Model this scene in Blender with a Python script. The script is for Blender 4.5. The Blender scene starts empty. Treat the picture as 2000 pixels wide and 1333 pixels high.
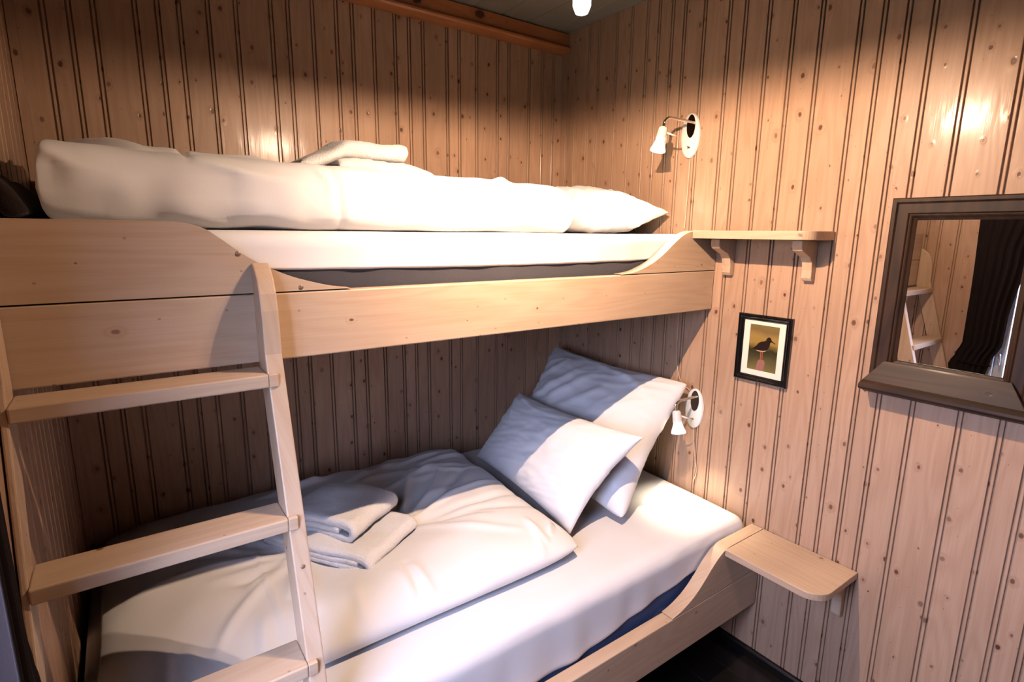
import bpy, bmesh, math, random
from mathutils import Vector, Matrix, noise
random.seed(7)
C = bpy.context.scene.collection
SC = bpy.context.scene
PI = math.pi

# ------------------------------------------------------------------ helpers
def lin(r, g, b):
    f = lambda c: (c/255/12.92) if c/255 <= .04045 else ((c/255+.055)/1.055)**2.4
    return (f(r), f(g), f(b), 1)

def thing(name, label, cat, loc=(0, 0, 0), group=None):
    o = bpy.data.objects.new(name, None); C.objects.link(o)
    o.location = loc; o.empty_display_size = .05
    o['label'] = label; o['category'] = cat
    if group: o['group'] = group
    return o

def tag(o, label, cat, group=None):
    o['label'] = label; o['category'] = cat
    if group: o['group'] = group
    return o

def origin_of(parent):
    v = Vector((0, 0, 0))
    while parent is not None:
        v += Vector(parent.location); parent = parent.parent
    return v

def obj(name, verts, faces, mat, parent=None, smooth=False, loc=None, label=None, board=None):
    """one mesh object; verts are given in world coordinates"""
    base = origin_of(parent)
    o_loc = Vector(loc) - base if loc is not None else Vector((0, 0, 0))
    shift = base + o_loc
    me = bpy.data.meshes.new(name)
    me.from_pydata([tuple(Vector(v)-shift) for v in verts], [], faces)
    bm = bmesh.new(); bm.from_mesh(me)
    bmesh.ops.recalc_face_normals(bm, faces=bm.faces)
    bm.to_mesh(me); bm.free()
    if board is not None:
        a = me.attributes.new('board', 'FLOAT', 'FACE')
        for i, f in enumerate(board): a.data[i].value = f
    me.materials.append(mat)
    if smooth:
        for p in me.polygons: p.use_smooth = True
    o = bpy.data.objects.new(name, me); C.objects.link(o)
    o.parent = parent; o.location = o_loc
    if label: o['label'] = label
    return o

def struct(o):
    o['kind'] = 'structure'; return o

def bev(o, w, seg=2, ang=40):
    m = o.modifiers.new('bevel', 'BEVEL'); m.width = w; m.segments = seg
    m.limit_method = 'ANGLE'; m.angle_limit = math.radians(ang)
    m.harden_normals = False
    return o

def smooth_by_angle(o, deg=40):
    me = o.data
    for p in me.polygons: p.use_smooth = True
    try: me.set_sharp_from_angle(angle=math.radians(deg))
    except Exception: pass
    return o

def box(x0, x1, y0, y1, z0, z1):
    v = [(x, y, z) for x in (x0, x1) for y in (y0, y1) for z in (z0, z1)]
    f = [(0, 1, 3, 2), (4, 6, 7, 5), (0, 4, 5, 1), (2, 3, 7, 6), (0, 2, 6, 4), (1, 5, 7, 3)]
    return v, f

def boxes(*bs):
    V, F = [], []
    for b in bs:
        v, f = box(*b); n = len(V); V += v; F += [tuple(i+n for i in q) for q in f]
    return V, F

def prism(poly, axis, a0, a1):
    """poly of 2-D points in the two other axes (in xyz order), extruded along axis"""
    def P(p, a):
        if axis == 0: return (a, p[0], p[1])
        if axis == 1: return (p[0], a, p[1])
        return (p[0], p[1], a)
    n = len(poly)
    V = [P(p, a0) for p in poly]+[P(p, a1) for p in poly]
    F = [tuple(range(n)), tuple(range(2*n-1, n-1, -1))]
    for i in range(n):
        j = (i+1) % n
        F.append((i, n+i, n+j, j))
    return V, F

def tube(pts, r, seg=12, caps=True):
    pts = [Vector(p) for p in pts]
    V, F = [], []
    n = len(pts)
    rr = r if isinstance(r, (list, tuple)) else [r]*n
    t0 = (pts[1]-pts[0]).normalized()
    up = Vector((0, 0, 1)) if abs(t0.z) < .9 else Vector((0, 1, 0))
    a = t0.cross(up).normalized()
    for i, p in enumerate(pts):
        t = (pts[min(i+1, n-1)]-pts[max(i-1, 0)]).normalized()
        a = (a - t*a.dot(t)).normalized(); b = t.cross(a)
        for k in range(seg):
            w = 2*PI*k/seg
            V.append(tuple(p+(a*math.cos(w)+b*math.sin(w))*rr[i]))
    for i in range(n-1):
        for k in range(seg):
            l = (k+1) % seg
            F.append((i*seg+k, i*seg+l, (i+1)*seg+l, (i+1)*seg+k))
    if caps:
        F.append(tuple(range(seg))[::-1]); F.append(tuple(range((n-1)*seg, n*seg)))
    return V, F

def lathe(profile, base, axis, seg=32, caps=False):
    """profile (radius, height) turned about axis from base"""
    ax = Vector(axis).normalized(); base = Vector(base)
    up = Vector((0, 0, 1)) if abs(ax.z) < .9 else Vector((1, 0, 0))
    a = ax.cross(up).normalized(); b = ax.cross(a)
    V, F = [], []
    for r, h in profile:
        for k in range(seg):
            w = 2*PI*k/seg
            V.append(tuple(base+ax*h+(a*math.cos(w)+b*math.sin(w))*r))
    for i in range(len(profile)-1):
        for k in range(seg):
            l = (k+1) % seg
            F.append((i*seg+k, i*seg+l, (i+1)*seg+l, (i+1)*seg+k))
    if caps:
        F.append(tuple(range(seg))[::-1]); F.append(tuple(range((len(profile)-1)*seg, len(profile)*seg)))
    return V, F

def smoothpath(pts, n=8):
    P = [Vector(p) for p in pts]; out = []
    for i in range(len(P)-1):
        p0 = P[max(i-1, 0)]; p1 = P[i]; p2 = P[i+1]; p3 = P[min(i+2, len(P)-1)]
        for k in range(n):
            t = k/n
            out.append(.5*((2*p1)+(p2-p0)*t+(2*p0-5*p1+4*p2-p3)*t*t+(3*p1-p0-3*p2+p3)*t**3))
    out.append(P[-1])
    return out

# ------------------------------------------------------------------ materials
class NT:
    def __init__(s, name):
        s.m = bpy.data.materials.new(name); s.m.use_nodes = True
        s.t = s.m.node_tree; s.n = s.t.nodes; s.l = s.t.links
        s.b = s.n['Principled BSDF']
    def add(s, typ, **kw):
        n = s.n.new(typ)
        for k, v in kw.items(): setattr(n, k, v)
        return n
    def link(s, a, b): s.l.new(a, b)
    def val(s, sock, v):
        if hasattr(v, 'is_linked') or hasattr(v, 'links'): s.link(v, sock)
        else: sock.default_value = v
    def math(s, op, a, b=0.0, c=None, clamp=False):
        n = s.add('ShaderNodeMath', operation=op); n.use_clamp = clamp
        s.val(n.inputs[0], a); s.val(n.inputs[1], b)
        if c is not None: s.val(n.inputs[2], c)
        return n.outputs[0]
    def mix(s, f, a, b, blend='MIX'):
        n = s.add('ShaderNodeMix', data_type='RGBA', blend_type=blend)
        s.val(n.inputs[0], f); s.val(n.inputs[6], a); s.val(n.inputs[7], b)
        return n.outputs[2]
    def comb(s, x, y, z):
        n = s.add('ShaderNodeCombineXYZ'); s.val(n.inputs[0], x); s.val(n.inputs[1], y); s.val(n.inputs[2], z)
        return n.outputs[0]
    def noise(s, vec, scale=1, detail=2, rough=.5):
        n = s.add('ShaderNodeTexNoise'); s.link(vec, n.inputs['Vector'])
        n.inputs['Scale'].default_value = scale; n.inputs['Detail'].default_value = detail
        n.inputs['Roughness'].default_value = rough
        return n.outputs[0]
    def smooth(s, x, lo, hi):
        n = s.add('ShaderNodeMapRange'); n.interpolation_type = 'SMOOTHSTEP'
        s.val(n.inputs[0], x); n.inputs[1].default_value = lo; n.inputs[2].default_value = hi
        n.inputs[3].default_value = 0; n.inputs[4].default_value = 1
        return n.outputs[0]

def wood(name, grain, base, dark, knot, kd=8.0, knot_amt=.55, kr=.085, rough=.4, coat=.25, ring=.35, tint=.14, bump=.25, spec=.5, wob=.0):
    """grain = axis along the fibres; knots, growth rings and fine streaks; one random offset per board"""
    N = NT(name)
    tc = N.add('ShaderNodeTexCoord'); sep = N.add('ShaderNodeSeparateXYZ')
    N.link(tc.outputs['Object'], sep.inputs[0])
    ax = {'x': (1, 2, 0), 'y': (0, 2, 1), 'z': (0, 1, 2)}[grain]
    A, B, L = (sep.outputs[i] for i in ax)
    at = N.add('ShaderNodeAttribute', attribute_name='board'); oi = N.add('ShaderNodeObjectInfo')
    rnd = N.math('ADD', N.math('MULTIPLY', at.outputs['Fac'], 1.0), oi.outputs['Random'])
    off = N.math('MULTIPLY', rnd, 53.7)
    AB = N.math('ADD', A, B)
    a2 = N.math('ADD', AB, off); l2 = N.math('ADD', L, N.math('MULTIPLY', rnd, 31.3))
    # knots
    kv = N.add('ShaderNodeTexVoronoi', voronoi_dimensions='2D'); kv.inputs['Scale'].default_value = 1
    kv.inputs['Randomness'].default_value = .95
    jit = N.noise(N.comb(a2, l2, 0.0), 60, 1)
    N.link(N.comb(N.math('ADD', N.math('MULTIPLY', a2, kd*1.35), N.math('MULTIPLY', jit, .06)), N.math('MULTIPLY', l2, kd*.95), 0.0), kv.inputs['Vector'])
    sc = N.add('ShaderNodeSeparateColor'); N.link(kv.outputs['Color'], sc.inputs[0])
    rad = N.math('MULTIPLY', N.smooth(sc.outputs[0], 1-knot_amt, 1.0), kr)
    rad = N.math('ADD', rad, N.math('MULTIPLY', N.math('GREATER_THAN', sc.outputs[0], 1-knot_amt), kr*.42))
    d = kv.outputs['Distance']
    kmask = N.math('SUBTRACT', 1.0, N.smooth(N.math('DIVIDE', d, N.math('ADD', rad, .0001)), .62, 1.15))
    kmask = N.math('MULTIPLY', kmask, N.math('GREATER_THAN', rad, .004))
    halo = N.math('MULTIPLY', N.math('SUBTRACT', 1.0, N.smooth(N.math('DIVIDE', d, N.math('ADD', rad, .0001)), 1.0, 3.2)), N.math('GREATER_THAN', rad, .004))
    # rings and streaks
    low = N.noise(N.comb(N.math('MULTIPLY', a2, 9.0), off, N.math('MULTIPLY', l2, .9)), 1, 2)
    ph = N.math('ADD', N.math('MULTIPLY', low, 13.0), N.math('MULTIPLY', halo, .9))
    rings = N.math('POWER', N.math('ABSOLUTE', N.math('SINE', N.math('MULTIPLY', ph, 3.1))), 2.5)
    fine = N.noise(N.comb(N.math('MULTIPLY', a2, 260.0), off, N.math('MULTIPLY', l2, 5.0)), 1, 3, .6)
    fine = N.smooth(fine, .35, .75)
    g = N.math('ADD', N.math('MULTIPLY', rings, ring), N.math('MULTIPLY', fine, .20))
    col = N.mix(g, base, dark)
    blot = N.noise(N.comb(N.math('MULTIPLY', a2, 7.0), 0.0, N.math('MULTIPLY', l2, 1.6)), 1, 2)
    tv = N.math('ADD', 1-tint*.5, N.math('MULTIPLY', N.math('FRACT', N.math('MULTIPLY', rnd, 7.13)), tint))
    tv = N.math('MULTIPLY', tv, N.math('ADD', .9, N.math('MULTIPLY', blot, .2)))
    hs = N.add('ShaderNodeHueSaturation'); N.link(col, hs.inputs['Color']); N.link(tv, hs.inputs['Value'])
    col = N.mix(N.math('MULTIPLY', halo, .22), hs.outputs[0], dark)
    kop = N.math('ADD', .52, N.math('MULTIPLY', sc.outputs[1], .5))
    # pin knots
    pv = N.add('ShaderNodeTexVoronoi', voronoi_dimensions='2D'); pv.inputs['Scale'].default_value = 1
    N.link(N.comb(N.math('MULTIPLY', a2, kd*1.9), N.math('MULTIPLY', l2, kd*1.5), 0.0), pv.inputs['Vector'])
    ps = N.add('ShaderNodeSeparateColor'); N.link(pv.outputs['Color'], ps.inputs[0])
    pm = N.math('MULTIPLY', N.math('SUBTRACT', 1.0, N.smooth(pv.outputs['Distance'], .012, .034)), N.math('GREATER_THAN', ps.outputs[0], .5))
    col = N.mix(N.math('MULTIPLY', pm, .5), col, knot)
    col = N.mix(N.math('MULTIPLY', kmask, kop), col, knot)
    N.link(col, N.b.inputs['Base Color'])
    N.b.inputs['Roughness'].default_value = rough
    N.b.inputs['Specular IOR Level'].default_value = spec
    N.b.inputs['Coat Weight'].default_value = coat; N.b.inputs['Coat Roughness'].default_value = .16
    bp = N.add('ShaderNodeBump'); bp.inputs['Strength'].default_value = bump; bp.inputs['Distance'].default_value = .002
    h = N.math('ADD', N.math('MULTIPLY', g, -.25), N.math('MULTIPLY', kmask, -.6))
    if wob:
        w = N.noise(N.comb(N.math('MULTIPLY', a2, 22.0), off, N.math('MULTIPLY', l2, 6.0)), 1, 2)
        h = N.math('ADD', h, N.math('MULTIPLY', w, wob))
        h = N.math('ADD', h, N.math('MULTIPLY', halo, wob*.35))
    N.link(h, bp.inputs['Height']); N.link(bp.outputs[0], N.b.inputs['Normal'])
    N.link(bp.outputs[0], N.b.inputs['Coat Normal'])
    return N.m

def plain(name, col, rough=.5, metal=0.0, spec=.5, coat=0.0):
    N = NT(name); b = N.b
    tc = N.add('ShaderNodeTexCoord')
    n = N.noise(tc.outputs['Object'], 35, 3)
    v = N.math('ADD', .95, N.math('MULTIPLY', n, .1))
    hs = N.add('ShaderNodeHueSaturation'); hs.inputs['Color'].default_value = col; N.link(v, hs.inputs['Value'])
    N.link(hs.outputs[0], b.inputs['Base Color'])
    b.inputs['Roughness'].default_value = rough; b.inputs['Metallic'].default_value = metal
    b.inputs['Specular IOR Level'].default_value = spec; b.inputs['Coat Weight'].default_value = coat
    return N.m

def cloth(name, col, rough=.9, sheen=.15, scale=900, bump=.12, big=0.0, stripe=False, mott=.06):
    N = NT(name); b = N.b
    tc = N.add('ShaderNodeTexCoord')
    n = N.noise(tc.outputs['Object'], 12, 3)
    v = N.math('ADD', 1-mott/2, N.math('MULTIPLY', n, mott))
    hs = N.add('ShaderNodeHueSaturation'); hs.inputs['Color'].default_value = col; N.link(v, hs.inputs['Value'])
    N.link(hs.outputs[0], b.inputs['Base Color'])
    b.inputs['Roughness'].default_value = rough; b.inputs['Specular IOR Level'].default_value = .2
    b.inputs['Sheen Weight'].default_value = sheen
    h = N.noise(tc.outputs['Object'], scale, 2)
    if stripe:
        sp = N.add('ShaderNodeSeparateXYZ'); N.link(tc.outputs['Object'], sp.inputs[0])
        s = N.math('SINE', N.math('MULTIPLY', sp.outputs[1], 900.0))
        h = N.math('ADD', N.math('MULTIPLY', h, .4), N.math('MULTIPLY', s, .35))
    if big:
        g = N.noise(tc.outputs['Object'], 28, 4, .6)
        h = N.math('ADD', h, N.math('MULTIPLY', g, big))
    bp = N.add('ShaderNodeBump'); bp.inputs['Strength'].default_value = bump; bp.inputs['Distance'].default_value = .004
    N.link(h, bp.inputs['Height']); N.link(bp.outputs[0], b.inputs['Normal'])
    return N.m

KN = lin(88, 48, 26)
PB, PD = lin(187, 152, 125), lin(152, 110, 80)
M_wall = wood('wall_pine', 'z', PB, PD, KN, kd=8.6, knot_amt=.85, kr=.056, rough=.45, coat=.22, ring=.22, tint=.16, bump=.4, wob=1.3)
M_wall_top = M_wall
FB, FD, FK = lin(202, 174, 147), lin(178, 140, 106), lin(120, 76, 46)
M_fx = wood('light_pine_x', 'x', FB, FD, FK, kd=5.5, knot_amt=.42, kr=.030, rough=.45, coat=.15, ring=.25, tint=.08)
M_fy = wood('light_pine_y', 'y', FB, FD, FK, kd=5.0, knot_amt=.35, kr=.028, rough=.42, coat=.15, ring=.25, tint=.08)
M_fz = wood('light_pine_z', 'z', FB, FD, FK, kd=5.0, knot_amt=.35, kr=.028, rough=.45, coat=.15, ring=.25, tint=.08)
BB, BD = lin(190, 122, 76), lin(152, 86, 46)
M_beam = wood('beam_pine', 'x', BB, BD, lin(48, 22, 12), kd=3.2, knot_amt=.6, kr=.09, rough=.4, coat=.2, ring=.3, tint=.05)
DB, DD, DK = lin(56, 36, 22), lin(28, 17, 10), lin(20, 12, 8)
M_dy = wood('dark_stained_y', 'y', DB, DD, DK, kd=6, knot_amt=.3, kr=.04, rough=.5, coat=.03, ring=.55, tint=.2, spec=.3)
M_dz = wood('dark_stained_z', 'z', DB, DD, DK, kd=6, knot_amt=.4, kr=.04, rough=.5, coat=.03, ring=.55, tint=.2, spec=.3)
M_ceil = wood('ceiling_paint', 'y', lin(138, 134, 124), lin(124, 120, 110), lin(110, 104, 94), kd=4, knot_amt=.3, kr=.05, rough=.5, coat=0, ring=.1, tint=.06)
M_floor = wood('dark_floor', 'y', lin(26, 22, 21), lin(14, 11, 11), lin(8, 6, 6), kd=4, knot_amt=.3, kr=.05, rough=.25, coat=.3, ring=.3, tint=.3)
M_base = plain('black_paint', lin(16, 13, 13), .35)
M_sheet = cloth('white_sheet', (.77, .75, .755, 1), bump=.06, big=.25)
M_duvet = cloth('white_duvet', (.76, .74, .742, 1), bump=.10, big=.7)
M_pillow = cloth('white_pillow', (.78, .76, .765, 1), bump=.10, big=.5)
M_pstripe = cloth('white_satin_stripe', (.78, .765, .775, 1), bump=.14, stripe=True)
M_towel = cloth('white_terry', (.80, .78, .785, 1), bump=1.0, scale=260, big=.5, sheen=.4, mott=.12)
M_matt_hi = cloth('grey_mattress', lin(66, 65, 70), bump=.3, scale=500, mott=.2)
M_matt_lo = cloth('navy_mattress', lin(40, 62, 108), bump=.3, scale=500, big=1.2, mott=.25)
M_blanket = cloth('dark_blanket', lin(34, 20, 16), bump=.5, scale=300, mott=.3)
M_curtain = cloth('dark_curtain', lin(36, 29, 29), bump=.2, scale=700, sheen=.03, mott=.2, rough=.95)
M_curtain.node_tree.nodes['Principled BSDF'].inputs['Specular IOR Level'].default_value = .05
M_white = plain('white_lacquer', lin(236, 232, 226), .3)
M_porc = plain('white_porcelain', lin(232, 224, 216), .35)
M_chrome = plain('chrome', lin(205, 200, 195), .12, 1.0)
M_dchrome = plain('smoked_chrome', lin(118, 106, 98), .16, 1.0)
M_black = plain('black_gloss', lin(10, 10, 12), .18, coat=.4)
M_dkline = plain('black_matt', lin(12, 9, 8), .7)
M_mirror = plain('mirror_silver', (.9, .9, .9, 1), .0, 1.0)
M_mat = plain('cream_mat', lin(236, 224, 206), .8)
M_shade = plain('shade_enamel', lin(40, 38, 36), .5)
M_cord = plain('cord_white', lin(205, 180, 155), .5)
M_wframe = plain('window_paint', lin(215, 222, 228), .4)
M_screw = plain('screw_steel', lin(140, 112, 90), .4, .3)

def mk_glow(name, col, strength, alpha):
    N = NT(name); N.n.remove(N.b)
    em = N.add('ShaderNodeEmission'); em.inputs[0].default_value = col; em.inputs[1].default_value = strength
    tr = N.add('ShaderNodeBsdfTransparent'); mx = N.add('ShaderNodeMixShader'); mx.inputs[0].default_value = alpha
    N.link(tr.outputs[0], mx.inputs[1]); N.link(em.outputs[0], mx.inputs[2])
    N.link(mx.outputs[0], N.n['Material Output'].inputs[0])
    return N.m
M_bulb = mk_glow('lit_reflector_glass', (1, .90, .76, 1), 5.0, .75)
M_pbulb = mk_glow('lit_clear_bulb', (1, .88, .78, 1), 9.0, .6)
def mk_glass():
    N = NT('window_glass'); N.n.remove(N.b)
    tr = N.add('ShaderNodeBsdfTransparent'); tr.inputs[0].default_value = (.94, .97, .98, 1)
    gl = N.add('ShaderNodeBsdfGlossy'); gl.inputs['Roughness'].default_value = .02
    mx = N.add('ShaderNodeMixShader'); mx.inputs[0].default_value = .05
    N.link(tr.outputs[0], mx.inputs[1]); N.link(gl.outputs[0], mx.inputs[2])
    N.link(mx.outputs[0], N.n['Material Output'].inputs[0])
    return N.m
M_glass = mk_glass()

def mk_print():
    """out of focus meadow behind the bird: soft olive and ochre blotches of the printed photograph"""
    N = NT('printed_photo'); tc = N.add('ShaderNodeTexCoord'); sp = N.add('ShaderNodeSeparateXYZ')
    N.link(tc.outputs['Object'], sp.inputs[0])
    n = N.noise(tc.outputs['Object'], 14, 2)
    z = N.math('ADD', sp.outputs[2], N.math('MULTIPLY', N.math('SUBTRACT', n, .5), .05))
    cr = N.add('ShaderNodeValToRGB'); N.link(N.math('DIVIDE', z, .168), cr.inputs[0])
    e = cr.color_ramp.elements
    e[0].position = 0; e[0].color = lin(120, 108, 66); e[1].position = 1; e[1].color = lin(128, 108, 62)
    for p, c in ((.3, lin(72, 66, 42)), (.42, lin(52, 48, 32)), (.55, lin(150, 124, 62)), (.72, lin(156, 126, 70)), (.86, lin(122, 100, 62))):
        q = e.new(p); q.color = c
    N.link(cr.outputs[0], N.b.inputs['Base Color']); N.b.inputs['Roughness'].default_value = .25
    return N.m
M_print = mk_print()
M_bird = plain('bird_print', lin(38, 24, 18), .3)
M_leg = plain('leg_print', lin(170, 92, 58), .3)
M_post = plain('post_print', lin(150, 104, 92), .3)
M_pale = plain('pale_print', lin(206, 178, 150), .3)

# ------------------------------------------------------------------ room shell
XL, YF, ZC, ZF = -2.05, -2.75, 2.52, -.04
BACK = [-1.966, -1.905, -1.846, -1.739, -1.679, -1.619, -1.535, -1.45, -1.337, -1.279, -1.193, -1.106, -1.045, -.96, -.872, -.811, -.749, -.637, -.578, -.489, -.378, -.316, -.198, -.119, -.052]
RIGHT = [-.045, -.108, -.193, -.254, -.365, -.45, -.535, -.596, -.662, -.721, -.811, -.917, -.98, -1.069, -1.156, -1.246, -1.361, -1.424, -1.486, -1.549, -1.638, -1.752, -1.842, -1.905]
def extend(lst, a, b, seed):
    r = random.Random(seed); out = list(lst); t = (out[-1] if out else a)
    while True:
        t += (1 if b > a else -1)*r.choice((.06, .062, .085, .088, .11))
        if (b > a and t > b-.03) or (b < a and t < b+.03): break
        out.append(t)
    return out

def panel_wall(name, axis, pos, inward, centers, a0, a1, z0, z1, hole=None, mat=None):
    """tongue-and-groove panelling: every joint is a bead between two V grooves"""
    cs = sorted(centers); prof = []; r = random.Random(name)
    G = .0085
    for c in cs:
        prof += [(c-.0088, 0), (c-.0080, .0012), (c-.0074, G), (c-.0040, G), (c-.0034, .0014), (c-.0022, .0005), (c+.0022, .0005), (c+.0034, .0014), (c+.0040, G), (c+.0074, G), (c+.0080, .0012), (c+.0088, 0)]
    prof = [(a0, 0)]+[p for p in prof if a0 < p[0] < a1]+[(a1, 0)]
    V, F, Bd = [], [], []
    def emit(lo, hi, zz0, zz1):
        bid = r.random()
        for (p, d), (q, e) in zip(prof[:-1], prof[1:]):
            if q-p > .012: bid = r.random()
            if q <= lo+1e-6 or p >= hi-1e-6: continue
            pp, qq = max(p, lo), min(q, hi)
            n = len(V)
            for (s, dep, z) in ((pp, d, zz0), (qq, e, zz0), (qq, e, zz1), (pp, d, zz1)):
                w = pos - inward*dep
                V.append((w, s, z) if axis == 0 else (s, w, z))
            F.append((n, n+1, n+2, n+3)); Bd.append(bid)
    if hole is None: emit(a0, a1, z0, z1)
    else:
        h0, h1, hz0, hz1 = hole
        emit(a0, h0, z0, z1); emit(h1, a1, z0, z1); emit(h0, h1, z0, hz0); emit(h0, h1, hz1, z1)
    me = bpy.data.meshes.new(name); me.from_pydata(V, [], F)
    a = me.attributes.new('board', 'FLOAT', 'FACE')
    for i, f in enumerate(Bd): a.data[i].value = f
    me.materials.append(mat or M_wall)
    o = bpy.data.objects.new(name, me); C.objects.link(o)
    return struct(o)

panel_wall('wall_back', 1, 0, -1, BACK, XL-.01, .01, ZF, ZC)
panel_wall('wall_right', 0, 0, -1, extend(RIGHT, 0, YF, 3), YF, .01, ZF, ZC)
WH = (-1.92, -1.325, .70, 2.02)      # window opening in the left wall
panel_wall('wall_left', 0, XL, 1, extend([], 0, YF, 5), YF, .01, ZF, ZC, hole=WH)
panel_wall('wall_front', 1, YF, 1, extend([], XL, 0, 9), XL, 0, ZF, ZC)

# ceiling boards run towards the camera
def ceiling():
    V, F, Bd = [], [], []
    x = XL
    edges = [XL]
    while edges[-1] < -.02: edges.append(edges[-1]+.1465)
    edges = [e for e in edges if e < 0]+[0]
    sh = -.387 - min(edges, key=lambda e: abs(e+.387))
    edges = [XL-.03]+[e+sh for e in edges[1:-1] if XL < e+sh < -.01]+[.03]
    for i, (a, b) in enumerate(zip(edges[:-1], edges[1:])):
        r = random.random()
        for (p, d, q, e) in ((a, .004, a+.003, 0), (a+.003, 0, b-.003, 0), (b-.003, 0, b, .004)):
            n = len(V); V += [(p, YF-.03, ZC+d), (q, YF-.03, ZC+e), (q, .03, ZC+e), (p, .03, ZC+d)]
            F.append((n, n+1, n+2, n+3)); Bd.append(r)
    me = bpy.data.meshes.new('ceiling'); me.from_pydata(V, [], F)
    at = me.attributes.new('board', 'FLOAT', 'FACE')
    for i, f in enumerate(Bd): at.data[i].value = f
    me.materials.append(M_ceil)
    o = bpy.data.objects.new('ceiling', me); C.objects.link(o); struct(o)
ceiling()
def floor():
    V, F, Bd = [], [], []
    x = XL
    while x < 0:
        b = min(x+.128, 0); r = random.random()
        for (p, d, q, e) in ((x, -.004, x+.004, 0), (x+.004, 0, b-.004, 0), (b-.004, 0, b, -.004)):
            n = len(V); V += [(p, YF, ZF+d), (q, YF, ZF+e), (q, 0, ZF+e), (p, 0, ZF+d)]
            F.append((n, n+1, n+2, n+3)); Bd.append(r)
        x = b
    me = bpy.data.meshes.new('floor'); me.from_pydata(V, [], F)
    at = me.attributes.new('board', 'FLOAT', 'FACE')
    for i, f in enumerate(Bd): at.data[i].value = f
    me.materials.append(M_floor)
    o = bpy.data.objects.new('floor', me); C.objects.link(o); struct(o)
floor()
o = obj('baseboard_right', *prism([(-.001, ZF), (-.016, ZF), (-.016, -.01), (-.012, -.003), (-.001, 0)], 1, YF, -.02), M_base); struct(bev(o, .002))
# beam along the top of the back wall with a moulded lower edge
bprof = [(-.001, 2.428), (-.001, 2.515), (-.05, 2.515), (-.05, 2.461), (-.056, 2.457), (-.066, 2.452), (-.066, 2.442), (-.060, 2.436), (-.03, 2.430)]
o = obj('trim_1', *prism(bprof, 0, XL+.002, -.003), M_beam); struct(o); bev(o, .003)
o = obj('trim_2', *box(XL+.002, XL+.022, -.020, -.002, ZF, 2.42), M_wall, label='dark corner bead'); struct(o)

# window in the left wall
y0, y1, z0, z1 = WH
fr = [(XL-.07, XL+.012, y0-.05, y0+.03, z0-.05, z1+.05), (XL-.07, XL+.008, y1-.03, y1+.022, z0-.05, z1+.05),
      (XL-.07, XL+.012, y0+.03, y1-.03, z1-.03, z1+.05), (XL-.07, XL+.012, y0+.03, y1-.03, z0-.05, z0+.03)]
wf = obj('window_1', *boxes(*fr), M_wframe, loc=(XL, (y0+y1)/2, z0)); struct(bev(wf, .003))
ym = (y0+y1)/2
sash = [(XL-.05, XL-.012, y0+.03, y0+.075, z0+.03, z1-.03), (XL-.05, XL-.012, y1-.075, y1-.03, z0+.03, z1-.03), (XL-.05, XL-.012, ym-.03, ym+.03, z0+.03, z1-.03),
        (XL-.05, XL-.012, y0+.075, ym-.03, z0+.03, z0+.08), (XL-.05, XL-.012, ym+.03, y1-.075, z0+.03, z0+.08),
        (XL-.05, XL-.012, y0+.075, ym-.03, z1-.08, z1-.03), (XL-.05, XL-.012, ym+.03, y1-.075, z1-.08, z1-.03)]
sa = obj('window_sash', *boxes(*sash), M_wframe, wf); bev(sa, .002)
obj('window_pane', *box(XL-.034, XL-.030, y0+.07, y1-.07, z0+.075, z1-.075), M_glass, wf)
hv, hf = tube(smoothpath([(XL-.012, y1-.052, .957), (XL+.012, y1-.052, .957), (XL+.018, y1-.055, .95), (XL+.018, y1-.058, .90)], 5), .006, 10)
obj('window_handle', hv, hf, M_chrome, wf, smooth=True)

# ------------------------------------------------------------------ curtain
def curtain():
    V, F = [], []
    nu, nv = 150, 60
    def lerp(tab, z):
        for (za, a), (zb, b) in zip(tab[:-1], tab[1:]):
            if za >= z >= zb:
                t = (za-z)/(za-zb); t = t*t*(3-2*t); return a+(b-a)*t
        return tab[-1][1]
    edge_a = [(2.2, -1.190), (1.7, -1.200), (1.2, -1.207), (1.0, -1.208), (.93, -1.185), (.87, -1.160), (.80, -1.172), (.72, -1.242), (.60, -1.25)]
    edge_b = [(2.2, -1.62), (1.9, -1.56), (1.49, -1.430), (1.14, -1.395), (1.02, -1.392), (.9, -1.350), (.84, -1.338), (.72, -1.365), (.60, -1.39)]
    for j in range(nv+1):
        z = 2.2-1.6*j/nv
        a, b = lerp(edge_a, z), lerp(edge_b, z)
        for i in range(nu+1):
            t = i/nu
            y = a+(b-a)*t + .006*noise.noise(Vector((t*6, z*1.3, 4)))
            env = .008+max(0, -1.200-y)*.125
            s_ = .5+.5*math.sin(t*2*PI*6.2+1.0+.6*noise.noise(Vector((t*3, z*1.1, 0)))+.5*noise.noise(Vector((t*12, z*.6, 5))))
            x = XL+.0125+env*(.15+.85*s_)*(.85+.3*noise.noise(Vector((t*5, z*.8, 9))))
            if z > 1.45: x += (z-1.45)*.05
            V.append((x, y, z))
    for j in range(nv):
        for i in range(nu):
            k = j*(nu+1)+i; F.append((k, k+1, k+nu+2, k+nu+1))
    t = thing('curtain', 'dark brown-black curtain gathered beside the window on the left wall next to the ladder', 'curtain', (XL+.03, -1.3, .6))
    o = obj('curtain_cloth', V, F, M_curtain, t, smooth=True)
    s = o.modifiers.new('thick', 'SOLIDIFY'); s.thickness = .002
    rod, rf = tube([(XL+.055, -2.5, 2.225), (XL+.055, -1.13, 2.225)], .010, 12)
    obj('curtain_rod', rod, rf, M_black, t, smooth=True)
    tb = [(XL+.016, -1.20, .895), (XL+.024, -1.22, .893), (XL+.032, -1.27, .89), (XL+.034, -1.33, .888), (XL+.016, -1.35, .886)]
    v, f = tube(smoothpath(tb, 6), .004, 8)
    obj('tieback', v, f, M_curtain, t, smooth=True)
curtain()

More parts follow.
